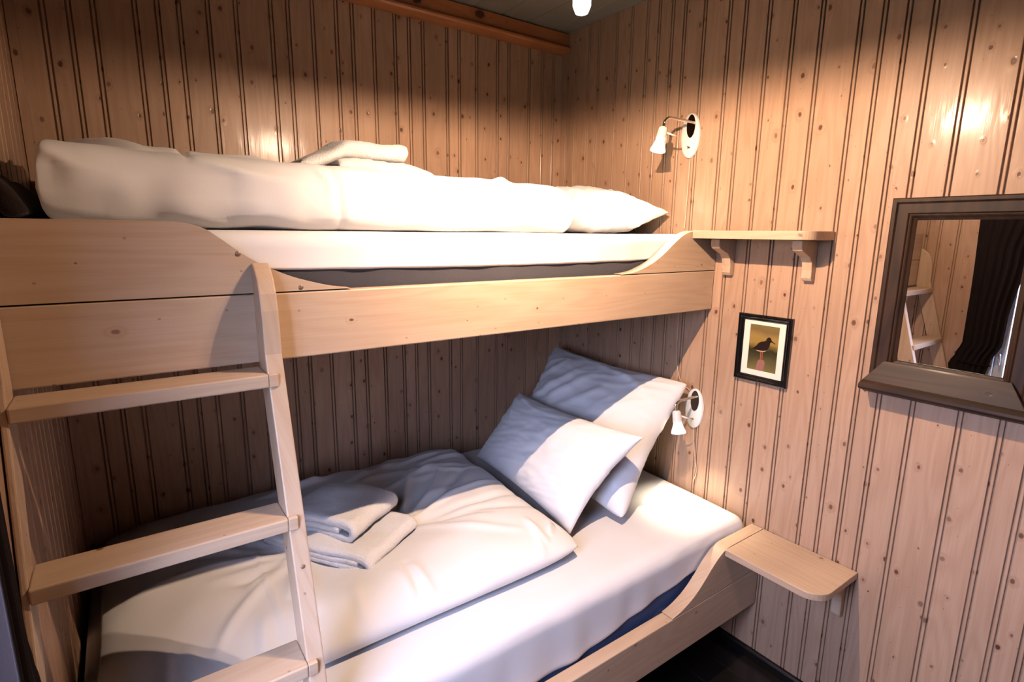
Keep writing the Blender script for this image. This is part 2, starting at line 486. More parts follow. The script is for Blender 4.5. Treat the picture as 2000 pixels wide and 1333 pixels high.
# ------------------------------------------------------------------ bunks
RU, RL = -.94, -1.235
def rounded_board(name, poly, y0, y1, mat, parent, w=.003, label=None):
    v, f = prism(poly, 1, y0, y1)
    o = obj(name, v, f, mat, parent, label=label); bev(o, w, 2, 35); return o
def cat2(pts, n=5):
    return [(p.x, p.y) for p in smoothpath([(a, b, 0) for a, b in pts], n)]

ub = thing('bunk_bed_frame', 'upper pine bunk frame with S-curved guard board above a straight rail', 'bunk bed', (-1.0, -.92, 1.30))
rounded_board('side_rail', [(XL+.003, 1.301), (-.004, 1.301), (-.004, 1.4495), (XL+.003, 1.4495)], RU, RU+.04, M_fx, ub)
gl = cat2([(-1.81, 1.600), (-1.755, 1.598), (-1.717, 1.588), (-1.687, 1.567), (-1.655, 1.541), (-1.628, 1.522), (-1.604, 1.508), (-1.563, 1.489), (-1.52, 1.474), (-1.464, 1.459), (-1.42, 1.4525)])
rounded_board('guard_board', [(XL+.003, 1.4525), (XL+.003, 1.600)]+gl, RU, RU+.04, M_fx, ub)
gr = cat2([(-.51, 1.4525), (-.45, 1.4585), (-.40, 1.472), (-.349, 1.492), (-.297, 1.522), (-.245, 1.558), (-.205, 1.581), (-.165, 1.594), (-.13, 1.598)])
rounded_board('corner_board', gr+[(-.004, 1.598), (-.004, 1.4525)], RU, RU+.04, M_fx, ub)
for sx, sz in ((-1.657, 1.5735-.03), (-1.535, 1.468)):
    v, f = lathe([(.0, .0012), (.0045, .001), (.0055, 0)], (sx, RU-.0002, sz-.008), (0, -1, 0), 14)
    obj('screw', v, f, M_screw, ub, smooth=True, label='steel screw head')
obj('bed_base', *box(XL+.004, -.004, RU+.041, -.008, 1.36, 1.385), M_fx, ub)

lb = thing('bunk_bed_frame', 'lower pine bunk frame with curved corner board at the right wall near the floor', 'bunk bed', (-1.0, -1.21, .197))
rounded_board('side_rail', [(XL+.003, .197), (-.004, .197), (-.004, .3475), (XL+.003, .3475)], RL, RL+.045, M_fx, lb)
gr = cat2([(-.51, .3505), (-.47, .358), (-.425, .374), (-.385, .396), (-.345, .428), (-.310, .459), (-.280, .482), (-.252, .498), (-.225, .506), (-.2, .508)])
rounded_board('corner_board', gr+[(-.004, .508), (-.004, .3505)], RL, RL+.045, M_fx, lb)
obj('bed_base', *box(XL+.004, -.004, RL+.046, -.008, .22, .245), M_fx, lb)

# ------------------------------------------------------------------ ladder
lad = thing('bunk_ladder', 'sloping pine ladder with flat steps leaning on the upper bunk rail', 'ladder', (-1.83, -1.3, ZF))
rear = lambda z: -.960-.29*(1.244-z)
front = lambda z: -1.036-.29*(1.244-z)
prof = [(RU-.0012, 1.517), (RU-.0012, 1.312), (rear(1.30), 1.300), (rear(.58), .58), (-1.192, .575), (-1.192, .37), (RL-.0015, .365), (RL-.0015, .19), (rear(.16), .16), (rear(ZF+.002), ZF+.001), (front(ZF+.002), ZF+.001),
        (front(1.33), 1.33), (-1.010, 1.375), (-1.007, 1.42), (-.999, 1.455), (-.985, 1.485), (-.966, 1.505), (-.952, 1.514)]
prof_wall = [p for p in prof if p not in ((-1.192, .575), (-1.192, .37), (rear(.58), .58))]
for xs, pr_ in (((XL+.003, -2.036), prof_wall), ((-1.634, -1.600), prof)):
    o = obj('side_stile', *prism(pr_, 0, *xs), M_fz, lad); bev(o, .003)
for z in (1.293, 1.008, .725, .441, .157):
    zc = z-.014
    yb, yf = rear(z)+.002, front(z)-.012
    if z < .2: yb = min(yb, rear(.157))
    if .19 < z < .6: yb = min(yb, -1.196 if z > .37 else RL-.003)
    V, F = box(-2.0358, -1.6342, yf, yb, z-.028, z)
    # tongue let half way into the front of the right stile
    o = obj('step', V, F, M_fx, lad); bev(o, .003)
    o = obj('step_tongue', *box(-1.6338, -1.615, yf, front(z)-.0005, z-.028, z), M_fx, o); bev(o, .002)
for y, z in ((front(.905)+.0, .905),):
    v, f = lathe([(.0, .001), (.004, .001), (.0045, 0)], (-1.617, y-.0005, z), (0, -1, .29), 12)
    obj('screw', v, f, M_screw, lad, smooth=True, label='steel screw head')

# ------------------------------------------------------------------ mattresses and sheets
def rounded_box(x0, x1, y0, y1, z0, z1, r, nx, ny, nz):
    V, F, idx = [], [], {}
    cx, cy, cz = ((x0+x1)/2, (y0+y1)/2, (z0+z1)/2)
    hx, hy, hz = (x1-x0)/2, (y1-y0)/2, (z1-z0)/2
    def warp(t): return math.sin(t*PI/2)*.5+t*.5
    def vert(a, b, c):
        key = (round(a, 6), round(b, 6), round(c, 6))
        if key in idx: return idx[key]
        p = Vector((warp(a)*hx, warp(b)*hy, warp(c)*hz))
        q = Vector((max(-hx+r, min(hx-r, p.x)), max(-hy+r, min(hy-r, p.y)), max(-hz+r, min(hz-r, p.z))))
        d = p-q
        if d.length > 1e-9: p = q+d.normalized()*r
        V.append((cx+p.x, cy+p.y, cz+p.z)); idx[key] = len(V)-1
        return idx[key]
    def grid(fn, n, m):
        for i in range(n):
            for j in range(m):
                a0, a1, b0, b1 = -1+2*i/n, -1+2*(i+1)/n, -1+2*j/m, -1+2*(j+1)/m
                F.append((fn(a0, b0), fn(a1, b0), fn(a1, b1), fn(a0, b1)))
    for s in (-1, 1):
        grid(lambda a, b: vert(a, b, s), nx, ny); grid(lambda a, b: vert(a, s, b), nx, nz); grid(lambda a, b: vert(s, a, b), ny, nz)
    return V, F

def fnoise(x, y, z=0): return noise.noise(Vector((x, y, z)))

def sheet(x0, x1, y0, y1, ztop, hem, r, wr, name, label, sag=None):
    V, F = rounded_box(x0, x1, y0, y1, ztop-.30, ztop, r, 90, 44, 26)
    out = []
    zb = ztop-.30
    for (x, y, z) in V:
        h = hem(x)
        if z < ztop-r:      # remap the side skirt to end at the hem
            t = (z-zb)/(ztop-r-zb); z = h+(ztop-r-h)*max(0, t)
        dz = 0
        if z > ztop-r*1.2:
            dz = wr(x, y)
            if sag: dz -= sag(x, y)
        yy = y
        if y < (y0+y1)/2 and z < ztop-.02:
            yy = y-.0035*(fnoise(x*14, z*5, 3))-.0025*math.sin(x*40+3*fnoise(x*5, 0, 1))*max(0, (ztop-z)/.15)
        out.append((x, yy, z+dz))
    F = [q for q in F if not all(V[i][2] < zb+1e-4 for i in q)]
    o = obj(name, out, F, M_sheet, smooth=True, loc=((x0+x1)/2, (y0+y1)/2, ztop-.1))
    s = o.modifiers.new('thick', 'SOLIDIFY'); s.thickness = .0015; s.offset = 1
    return tag(o, label, 'bed sheet')

v, f = rounded_box(-2.03, -.03, -1.174, -.04, .247, .520, .05, 60, 30, 10)
v = [(x, y-.003*fnoise(x*9, z*7), z) for x, y, z in v]
o = obj('mattress', v, f, M_matt_lo, smooth=True, loc=(-1.02, -.6, .247)); tag(o, 'navy blue mattress in the lower bunk showing below the white sheet', 'mattress')
def hem_lo(x): return .330 + max(0, x+.87)*.158 + .004*math.sin(x*9)
def wr_lo(x, y):
    w = .0025*fnoise(x*4, y*4, 1)+.0015*fnoise(x*13, y*9, 2)
    return w
def sag_lo(x, y):
    t = max(0, (x+.30)/.28)*max(0, (-y-.75)/.4)
    return .012*t*t
sheet(-2.035, -.012, -1.181, -.03, .5445, hem_lo, .045, wr_lo, 'fitted_sheet', 'white fitted sheet stretched over the lower navy mattress', sag_lo)

v, f = rounded_box(-2.03, -.03, -.886, -.026, 1.386, 1.560, .04, 60, 26, 10)
v = [(x, y-.002*fnoise(x*9, z*7), z) for x, y, z in v]
o = obj('mattress', v, f, M_matt_hi, smooth=True, loc=(-1.02, -.45, 1.386)); tag(o, 'dark grey mattress in the upper bunk below the white sheet', 'mattress')
def hem_hi(x): return 1.492+.004*math.sin(x*3+1)
def sag_hi(x, y):
    return .03*max(0, (x+.16)/.15)**2*max(0, (-y-.3)/.6)
sheet(-2.035, -.012, -.893, -.018, 1.5825, hem_hi, .035, lambda x, y: .002*fnoise(x*4, y*4, 8)+.012*math.exp(-((x+2.05)/.04)**2), 'fitted_sheet', 'white fitted sheet on the upper bunk glowing in warm lamp light', sag_hi)

# ------------------------------------------------------------------ pillows and duvets
def puffy(name, corners, T, p, q, nu, nv, mat, wr=None, clamp=None, edge=.05, parent=None, loc=None, up=1.0, dn=1.0, rnd=0.0, rp=6, pu=None, qu=None, post=None):
    c0, c1, c2, c3 = [Vector(c) for c in corners]
    nrm = (c1-c0).cross(c3-c0).normalized()
    V, F = [], []; idx = {}
    def P(i, j, s):
        su, sv = -1+2*i/nu, -1+2*j/nv
        u = su*.45+.55*math.sin(su*PI/2); v = sv*.45+.55*math.sin(sv*PI/2)
        border = i in (0, nu) or j in (0, nv)
        key = (i, j, 0 if border else s)
        if key in idx: return idx[key]
        uu = u*(1-edge*(1-v*v)-rnd*abs(v)**rp); vv = v*(1-edge*(1-u*u)-rnd*abs(u)**rp)
        a, b = (1+uu)/2, (1+vv)/2
        m = c0*(1-a)*(1-b)+c1*a*(1-b)+c2*a*b+c3*(1-a)*b
        t = T*max(0, 1-abs(u)**(pu or p))**(qu or q)*max(0, 1-abs(v)**p)**q
        d = nrm*(t*s*(up if s > 0 else dn))
        pt = m+d
        if wr: pt = pt+nrm*(s*wr(u, v, s)*min(1, t/(T*.5)+.25))
        if post: pt = post(pt, u, v)
        if clamp: pt = clamp(pt)
        V.append(tuple(pt)); idx[key] = len(V)-1
        return idx[key]
    for s in (1, -1):
        for i in range(nu):
            for j in range(nv):
                F.append((P(i, j, s), P(i+1, j, s), P(i+1, j+1, s), P(i, j+1, s)))
    return obj(name, V, F, mat, parent, smooth=True, loc=loc)

def ridge(x, y, x0, y0, x1, y1, w, a, bend=0.0):
    """a soft fold along a slightly bent line that fades at both ends"""
    dx, dy = x1-x0, y1-y0; L2 = dx*dx+dy*dy; L = math.sqrt(L2)
    t = ((x-x0)*dx+(y-y0)*dy)/L2
    if t < -.1 or t > 1.1: return 0
    s = ((x-x0)*dy-(y-y0)*dx)/L - bend*math.sin(PI*max(0, min(1, t)))
    env = math.sin(PI*max(0, min(1, (t+.05)/1.1)))**.6
    return a*env*math.exp(-(s/w)**2)

# lower duvet: corners (head-front, ...) u runs along x from the foot to the head, v from the front to the wall
FOLDS = []
rf = random.Random(21)
for k in range(9):      # fanning out to the right of the towels
    a = math.radians(-42+k*13+rf.uniform(-4, 4)); r0 = rf.uniform(.0, .08); r1 = rf.uniform(.25, .50)
    FOLDS.append((-1.17+r0*math.cos(a), -.62+r0*math.sin(a), -1.17+r1*math.cos(a), -.62+r1*math.sin(a), rf.uniform(.012, .022), rf.uniform(.004, .010)*rf.choice((1, 1, -1)), rf.uniform(-.03, .03)))
for k in range(11):     # and to their left
    a = math.radians(120+k*14+rf.uniform(-5, 5)); r0 = rf.uniform(.0, .08); r1 = rf.uniform(.2, .45)
    FOLDS.append((-1.50+r0*math.cos(a), -.60+r0*math.sin(a), -1.50+r1*math.cos(a), -.60+r1*math.sin(a), rf.uniform(.010, .020), rf.uniform(.004, .009)*rf.choice((1, 1, -1)), rf.uniform(-.03, .03)))
for k in range(16):     # wrinkles along the wall side
    x = rf.uniform(-1.6, -.85); y = rf.uniform(-.38, -.10); a = rf.uniform(-.4, .9); L = rf.uniform(.12, .28)
    FOLDS.append((x, y, x+L*math.cos(a), y+L*math.sin(a)*.6, rf.uniform(.012, .022), rf.uniform(.004, .010), rf.uniform(-.02, .02)))
for k in range(7):      # at the front edge
    x = rf.uniform(-1.9, -.85); FOLDS.append((x, -1.04, x+rf.uniform(-.04, .04), -.88, .014, rf.uniform(.003, .007), 0))
FOLDS.append((-.80, -.97, -.74, -.88, .012, .008, 0)); FOLDS.append((-.83, -1.0, -.83, -.86, .012, .006, 0))
FOLDS.append((-1.30, -1.03, -1.27, -.86, .009, -.006, .01))
FOLDS.append((-1.62, -1.02, -1.62, -.35, .006, .004, .0)); FOLDS.append((-1.24, -.40, -.80, -.28, .007, .006, .01))
DL = [(-2.005, -1.030, .575), (-.725, -1.045, .590), (-.685, -.085, .590), (-2.005, -.085, .575)]
def duvet_lo_fold(x, y):
    w = 1.5*sum(ridge(x, y, *f) for f in FOLDS)
    w += .013*fnoise(x*3.2, y*3.2, 5)+.006*fnoise(x*8, y*8, 6)
    d = math.hypot((x+1.36)/.30, (y+.60)/.24)
    w -= .036*math.exp(-d**4)                 # pressed in under the towels
    return w
def duvet_lo_wr(u, v, s):
    if s < 0: return 0
    x = -1.36+u*.645; y = -.565+v*.48
    return duvet_lo_fold(x, y)
def cl_lo(p):
    if p.z < .549: p.z = .549
    return p
du = puffy('duvet', DL, .058, 6, .45, 170, 130, M_duvet, duvet_lo_wr, cl_lo, edge=.010, rnd=.035, rp=10, loc=(-1.36, -.56, .55))
tag(du, 'white duvet spread wrinkled across the lower bunk under the towels', 'duvet')
# stitched hem near the head edge of the duvet
def surf_z(x, y): # approximate top of the duvet
    u = (x+1.36)/.645; v = (y+.565)/.48
    t = .058*(max(0, 1-abs(u)**6)*max(0, 1-abs(v)**6))**.45
    return .583+t+duvet_lo_fold(x, y)*min(1, t/.025+.25)
hp = []
for k in range(41):
    t = k/40; y = -.12-.84*t
    hp.append((-.757-.010*math.sin(PI*t), y, surf_z(-.757-.010*math.sin(PI*t), y)+.0008))
v, f = tube(hp, .0022, 8); obj('hem_piping', v, f, M_sheet, du, smooth=True)

# pillows of the lower bunk
def pw(seed, k=1.0, diag=None):
    def w(u, v, s):
        a = .006*fnoise(u*2.2+seed, v*2.2, s*3)+.0035*fnoise(u*5+seed, v*5, s*5)
        q = abs(fnoise(u*2.0+seed*3+v*1.3, v*6-u*2.5, s)); a += .005*(1-q)**6
        if diag:
            for d in diag: a += ridge(u, v, *d)
        return a*k
    return w
PR = [(-.490, -.985, .575), (-.500, -.23, .585), (-.130, -.155, 1.035), (-.045, -.900, 1.000)]
# u runs from the camera side to the back wall, v runs upwards; the normal faces the room
dg = [(.9, -.1, .2, .75, .05, .008, .05), (.75, -.2, .0, .7, .05, .007, .06), (.55, -.3, -.25, .55, .05, .006, .05), (.95, .3, .5, .8, .05, .008, .03),
      (-.2, .9, -.75, .65, .05, .007, .0), (.1, .92, -.5, .78, .04, .006, .0), (.98, -.5, .4, .0, .05, .007, .04)]
def cl_rear(p):
    if p.x > -.020: p.x = -.020
    if p.z < .552: p.z = .552
    if p.y > -.03: p.y = -.03
    return p
PR2 = [PR[1], PR[0], PR[3], PR[2]]
dg2 = [(-a, b, -c, d, e, f_, g) for a, b, c, d, e, f_, g in dg]
pil = puffy('pillow', PR2, .115, 2.8, .50, 76, 60, M_pillow, pw(1.3, 1.5, dg2), cl_rear, edge=.085, rnd=.03, rp=12, up=.85, dn=.6, loc=(-.28, -.55, .56))
tag(pil, 'white pillow leaning on the right wall behind the striped pillow', 'pillow')
PF = [(-.620, -.200, .575), (-.698, -.935, .570), (-.440, -1.015, .893), (-.420, -.255, .862)]
dgf = [(-.95, .9, -.6, .2, .03, .010, 0), (-.85, .95, -.3, .75, .04, .009, .02), (.6, .95, -.1, .8, .03, .005, 0)]
def cl_front(p):
    if p.z < .553: p.z = .553
    return p
pil = puffy('pillow', PF, .088, 2.6, .50, 70, 56, M_pstripe, pw(4.1, .9, dgf), cl_front, edge=.085, dn=.4, loc=(-.55, -.6, .56))
tag(pil, 'white pillow with fine stripes propped in front, nearest the duvet', 'pillow')

# upper bunk: thick folded duvet and pillow
DU = [(-1.975, -.800, 1.655), (-.605, -.800, 1.645), (-.600, -.16, 1.655), (-1.99, -.16, 1.68)]
FU = [(-.62, -.9, -.60, .2, .012, -.010, 0), (-.95, .15, -.72, -.6, .05, .018, .03), (-.9, .5, -.45, -.1, .06, .012, .05), (-.55, .6, -.30, .1, .05, .010, .02), (-.25, .5, -.05, -.2, .05, .010, .02),
      (.1, .4, .35, .0, .06, .009, 0), (-.8, -.3, -.35, -.55, .05, .010, .02), (.62, -.9, .7, -.5, .03, .008, 0), (.75, .8, .95, .2, .04, .008, 0)]
def wu(u, v, s):
    a = .008*fnoise(u*4.4+3, v*2, s*2)+.004*fnoise(u*9, v*4, s*4)
    for d in FU: a += 1.5*ridge(u, v, *d)
    return a
FF = [(-1.98, 1.735, -1.50, 1.615, .016, .022, .02), (-1.93, 1.70, -1.66, 1.60, .012, .012, .01), (-1.72, 1.745, -1.42, 1.69, .014, .014, .01), (-1.62, 1.70, -1.35, 1.62, .018, .012, .015),
      (-1.405, 1.76, -1.385, 1.59, .007, -.014, .0), (-1.45, 1.76, -1.36, 1.66, .012, .010, .01), (-1.28, 1.75, -1.22, 1.64, .012, .010, .0), (-1.10, 1.74, -.92, 1.66, .016, .009, .01),
      (-.90, 1.73, -.82, 1.61, .012, .008, .01), (-.72, 1.62, -.64, 1.70, .010, .010, .0), (-1.0, 1.60, -.70, 1.64, .014, .008, .01), (-1.85, 1.60, -1.45, 1.66, .02, .012, -.01)]
def post_up(p, u, v):
    w = max(0, min(1, (-.62-p.y)/.10))
    if w > 0:
        d = sum(ridge(p.x, p.z, *q) for q in FF)+.007*fnoise(p.x*6, p.z*9, 4)
        p.y -= w*d
    return p
def cl_up(p):
    # the left end keeps its lifted corner, the rest settles on the sheet
    if p.x < -1.90 and p.z > 1.63:
        t = min(1, (-1.90-p.x)/.10)*min(1, (p.z-1.63)/.05); p.z += .030*t*t
    if p.z < 1.5865: p.z = 1.5865
    return p
o = puffy('duvet', DU, .100, 8, .34, 190, 90, M_duvet, wu, cl_up, edge=.008, loc=(-1.3, -.45, 1.587), up=1.0, dn=.75, pu=44, qu=.26, post=post_up)
tag(o, 'thick white duvet folded lengthwise on the upper bunk', 'duvet')
PU = [(-.56, -.70, 1.655), (-.035, -.735, 1.672), (-.045, -.15, 1.66), (-.56, -.12, 1.66)]
def cl_pu(p):
    if p.z < 1.5865: p.z = 1.5865
    if p.x > -.012: p.x = -.012
    return p
o = puffy('pillow', PU, .112, 2.5, .55, 60, 56, M_pillow, pw(7.7, 1.4), cl_pu, edge=.05, loc=(-.3, -.4, 1.587), up=.95, dn=.8)
tag(o, 'white pillow on the upper bunk under the wall lamp', 'pillow')

# dark blanket at the foot of the upper bunk
V, F = rounded_box(-2.042, -1.995, -.80, -.28, 1.604, 1.668, .022, 14, 30, 14)
V = [(x+.006*fnoise(y*9, z*12, 1), y, z+max(0, min(1, (z-1.606)/.05))*(.014*fnoise(y*6, x*9, 2)+.022-max(0, (x+2.035))*1.2)) for x, y, z in V]
o = obj('blanket', V, F, M_blanket, smooth=True, loc=(-2.02, -.55, 1.586))
tag(o, 'dark brown blanket bunched at the left end of the upper bunk', 'blanket')

# ------------------------------------------------------------------ towels
def towel(name, origin, d1, d2, w, dep, layers, th, seed, label, sag=None, group=None, roll=None):
    """a folded towel: one thick strip that runs back and forth; the folds show at the end"""
    d1 = Vector(d1).normalized(); up = Vector((0, 0, 1))
    d2 = Vector(d2); d2 = (d2-d1*d2.dot(d1)).normalized()
    R = th*.5; path = []
    B = R*2.1*(layers-1)/2                       # the outer fold wraps all layers, the rest tucks inside
    top = R+2*B
    for i in range(11): path.append((R+(w-R-B-R)*i/10, R))
    for a in range(1, 14):
        t = -PI/2+PI*a/14; path.append((w-B-R+(B+R*.25)*math.cos(t), R+B+B*math.sin(t)))
    for i in range(11): path.append((w-B-R-(w-B-2.6*R)*i/10, top))
    y_ = top; x_ = path[-1][0]; dirn = 1
    for k in range(layers-2):
        ny = y_-2.1*R
        for a in range(1, 8):
            t = PI/2+PI*a/8; path.append((x_+dirn*R*.9*math.cos(t), (y_+ny)/2+R*1.05*math.sin(t)))
        for i in range(11): path.append((x_+dirn*(w-B-5.2*R)*i/10, ny))
        y_ = ny; break
    n = len(path); hw = th*.46
    left, right = [], []
    for i in range(n):
        a = path[max(0, i-1)]; b = path[min(n-1, i+1)]
        tx, ty = b[0]-a[0], b[1]-a[1]; l = math.hypot(tx, ty) or 1
        nx, ny = -ty/l, tx/l
        left.append((path[i][0]+nx*hw, path[i][1]+ny*hw)); right.append((path[i][0]-nx*hw, path[i][1]-ny*hw))
    nd = 26; V, F = [], []
    ring = left+right[::-1]; m = len(ring)
    for j in range(nd+1):
        e = j/nd; inset = 0
        y = dep*e
        pin = 1-.10*(max(0, abs(2*e-1)-.86)/.14)**2
        for i, (a, b) in enumerate(ring):
            q = a/w-.5
            jx = .006*fnoise(e*2.5+seed, b*20, 1)
            zz = b*pin+.009*fnoise(a*8+seed, y*9, 2)*min(1, b/(th*.8))+.0028*fnoise(a*70, y*70, b*70+seed)*min(1, b/.01)
            yy = y+.010*fnoise(a*8+seed, b*30, 7)
            P = Vector(origin)+d1*(a+jx+.0015*fnoise(b*90, y*60, seed))+d2*yy+up*zz
            if sag: P = sag(P, a/w, e)
            V.append(tuple(P))
    for j in range(nd):
        for i in range(m):
            k = (i+1) % m
            F.append((j*m+i, j*m+k, (j+1)*m+k, (j+1)*m+i))
    hl = len(left)
    for j in (0, nd):
        for i in range(n-1):
            F.append((j*m+i, j*m+i+1, j*m+m-2-i, j*m+m-1-i))
    o = obj(name, V, F, M_towel, smooth=True, loc=origin)
    return tag(o, label, 'towel', group)

zt = .609
towel('folded_towel', (-1.585, -.500, zt), (.222, -.325, 0), (.21, .175, 0), .390, .270, 3, .0158, 3.1, 'larger folded white towel underneath on the lower duvet', group='towels on the lower duvet')
def sag1(P, a, e):
    P.z -= .016*max(0, .45-a)/.45
    return P
towel('folded_towel', (-1.525, -.478, zt+.0475), (.215, -.325, 0), (.21, .175, 0), .285, .240, 3, .0215, 8.4, 'smaller folded white towel on top of the lower stack', group='towels on the lower duvet', sag=sag1)
zu = 1.757
def sag2(P, a, e):
    P.z -= .020*max(0, e-.65)/.35
    return P
towel('folded_towel', (-1.275, -.20, zu), (0, -1, 0), (1, .04, 0), .27, .33, 3, .0165, 2.2, 'lower folded white towel on the upper duvet against the back wall', sag=sag2, group='towels on the upper duvet')
def sag3(P, a, e):
    t = max(0, .38-e)/.38
    P.z -= .062*t; P.x += .05*(P.z-1.80)/.06*t
    return P
towel('folded_towel', (-1.375, -.20, zu+.0535), (0, -1, 0), (1, .02, 0), .25, .335, 3, .0185, 5.5, 'upper folded white towel topping the stack on the upper duvet', sag=sag3, group='towels on the upper duvet')

# ------------------------------------------------------------------ shelves
def shelf(label, zt, th, outline, brackets, bz, block=None):
    t = thing('wall_shelf', label, 'shelf', (0, sum(p[1] for p in outline)/len(outline), zt), 'pine shelves on the right wall')
    o = obj('shelf_board', *prism(outline, 2, zt-th, zt), M_fy, t); bev(o, .002)
    for (ya, yb, d) in brackets:
        zb = zt-th
        pr = [(-.002, zb-.001), (-d, zb-.001), (-d, zb-.024), (-d+.006, zb-.034), (-d*.72, zb-.044), (-d*.45, zb-.055), (-d*.31, zb-.072), (-d*.26, zb-.098), (-d*.26, zb-bz+.012), (-d*.20, zb-bz+.003), (-d*.12, zb-bz), (-.002, zb-bz)]
        o = obj('bracket', *prism(pr, 1, ya, yb), M_fz, t); bev(o, .002)
    return t
def rounded_end(x0, ya, yb, r):
    pts = [(-.002, ya), (x0, ya)]
    for k in range(9):
        a = PI/2*k/8
        pts.append((x0+r-r*math.cos(a), yb+r-r*math.sin(a)))
    pts.append((-.002, yb))
    return pts
shelf('small pine shelf on two S-shaped brackets at the head of the upper bunk', 1.599, .028, rounded_end(-.157, RU-.002, -1.363, .045), [(-1.020, -.985, .105), (-1.315, -1.282, .105)], .135)
shelf('small pine shelf with rounded corner at the head of the lower bunk', .508, .024, rounded_end(-.245, RL-.002, -1.562, .065), [(-1.535, -1.505, .10), (-1.30, -1.275, .03)], .155)

# ------------------------------------------------------------------ reading lamps
def reading_lamp(label, yc, zc, ya, za, d, tipdir, power, cordpath, cone):
    t = thing('reading_lamp', label, 'wall lamp', (0, yc, zc), 'reading lamps on the right wall')
    n = 40
    def ell(ry, rz, x, cy, cz): return [(x, cy+ry*math.cos(2*PI*k/n), cz+rz*math.sin(2*PI*k/n)) for k in range(n)]
    V = ell(.042, .083, -.001, yc, zc)+ell(.042, .083, -.009, yc, zc)+ell(.038, .079, -.0125, yc, zc)
    F = [tuple(range(n))]+[(r*n+k, r*n+(k+1) % n, (r+1)*n+(k+1) % n, (r+1)*n+k) for r in (0, 1) for k in range(n)]+[tuple(range(3*n-1, 2*n-1, -1))]
    o = obj('wall_plate', V, F, M_white, t); smooth_by_angle(o, 50)
    V = ell(.0195, .043, -.0127, yc-.004, zc+.034)+ell(.0185, .042, -.0142, yc-.004, zc+.034)
    F = [tuple(range(n)), tuple(range(2*n-1, n-1, -1))]+[(k, (k+1) % n, n+(k+1) % n, n+k) for k in range(n)]
    obj('oval_inset', V, F, M_dchrome, t, label='dark mirror-like oval inset')
    tip = Vector(tipdir).normalized()
    S = Vector((-d, ya, za))
    path = [(-.014, ya, za), (-.03, ya, za+.001), (-d+.045, ya, za+.002), (-d+.022, ya, za-.001)]
    e = Vector((-d+.006, ya, za-.012)); path.append(tuple(e))
    s0 = e+tip*.022; path.append(tuple(e+tip*.010)); path.append(tuple(s0))
    v, f = tube(smoothpath(path, 8), .0052, 14); obj('arm', v, f, M_chrome, t, smooth=True)
    v, f = lathe([(.0, 0), (.010, .0), (.0150, .004), (.0165, .012), (.0175, .034), (.0185, .042), (.0, .042)], s0, tip, 28); o = obj('socket', v, f, M_porc, t); smooth_by_angle(o, 50)
    b0 = s0+tip*.0425
    v, f = lathe([(.0155, 0), (.0165, .010), (.0195, .020), (.0245, .034), (.0275, .043), (.0270, .046), (.016, .0475), (.0, .048)], b0, tip, 32); obj('bulb', v, f, M_bulb, t, smooth=True, label='glowing glass reflector bulb')
    q = s0+tip*.020
    v, f = tube([q+Vector((.012, -.010, -.001)), q+Vector((.030, -.022, -.008)), q+Vector((.046, -.030, -.012))], [.0035, .0028, .0018], 10); obj('aiming_pin', v, f, M_porc, t, smooth=True)
    v, f = lathe([(.006, 0), (.006, .003), (.003, .004), (.0028, .010), (.0, .0105)], (-.0126, yc, zc-.045), (-1, 0, .3), 14); obj('switch', v, f, M_chrome, t, smooth=True)
    for cp in cordpath:
        v, f = tube(smoothpath(cp, 6), .0022, 8); obj('cord', v, f, M_cord, t, smooth=True)
    L = bpy.data.lights.new('reading_spot', 'SPOT'); L.energy = power; L.color = (1, .85, .64); L.spot_size = math.radians(cone); L.spot_blend = 1.0; L.shadow_soft_size = .012
    lo = bpy.data.objects.new('reading_spot', L); C.objects.link(lo); lo.parent = t
    lo.location = b0+tip*.055-Vector((0, yc, zc))
    lo.rotation_euler = tip.to_track_quat('-Z', 'Y').to_euler()
    return t
reading_lamp('white reading lamp with chrome arm above the upper bunk pillow', -.788, 1.960, -.808, 2.003, .190, (-.24, .05, -1), 20.0,
             [[(-.004, -.792, 1.876), (-.005, -.792, 1.80), (-.005, -.791, 1.72), (-.005, -.790, 1.66), (-.005, -.789, 1.605)]], 115)
reading_lamp('white reading lamp with chrome arm beside the lower bunk pillows', -.900, .887, -.914, .942, .152, (-.02, -.22, -1), 11.0,
             [[(-.004, -.902, .803), (-.007, -.912, .74), (-.010, -.925, .68), (-.010, -.935, .62), (-.013, -.925, .575)],
              [(-.004, -.791, 1.298), (-.004, -.791, 1.2), (-.005, -.795, 1.08), (-.005, -.82, .99), (-.005, -.872, .955)]], 95)

# ------------------------------------------------------------------ framed bird photograph
pf = thing('picture_frame', 'small black framed photograph of a wading bird on a post', 'picture', (0, -1.165, 1.058))
def frame_bar(poly, name): pass
fx = [(-.001, 0), (-.014, .000), (-.018, .004), (-.018, .010), (-.013, .015), (-.013, .019), (-.008, .024), (-.001, .024)]
def mitred_frame(name, y0, y1, z0, z1, prof, mat, parent, bevel=.0008):
    """prof: (x, inset) cross-section swept round the rectangle with mitred corners"""
    V, F = [], []; n = len(prof)
    for sy, sz in ((0, 0), (1, 0), (1, 1), (0, 1)):
        for (x, i) in prof:
            V.append((x, y0+i if not sy else y1-i, z0+i if not sz else z1-i))
    for c in range(4):
        d = (c+1) % 4
        for k in range(n):
            l = (k+1) % n
            F.append((c*n+k, c*n+l, d*n+l, d*n+k))
    o = obj(name, V, F, mat, parent); bev(o, bevel); return o
mitred_frame('frame', -1.266, -1.065, 1.058, 1.305, fx, M_black, pf)
mt_v, mt_f = boxes((-.0085, -.003, -1.2425, -1.2210, 1.0815, 1.2815), (-.0085, -.003, -1.1115, -1.0885, 1.0815, 1.2815), (-.0085, -.003, -1.2210, -1.1115, 1.0815, 1.1015), (-.0085, -.003, -1.2210, -1.1115, 1.2685, 1.2815))
obj('mat_board', mt_v, mt_f, M_mat, pf)
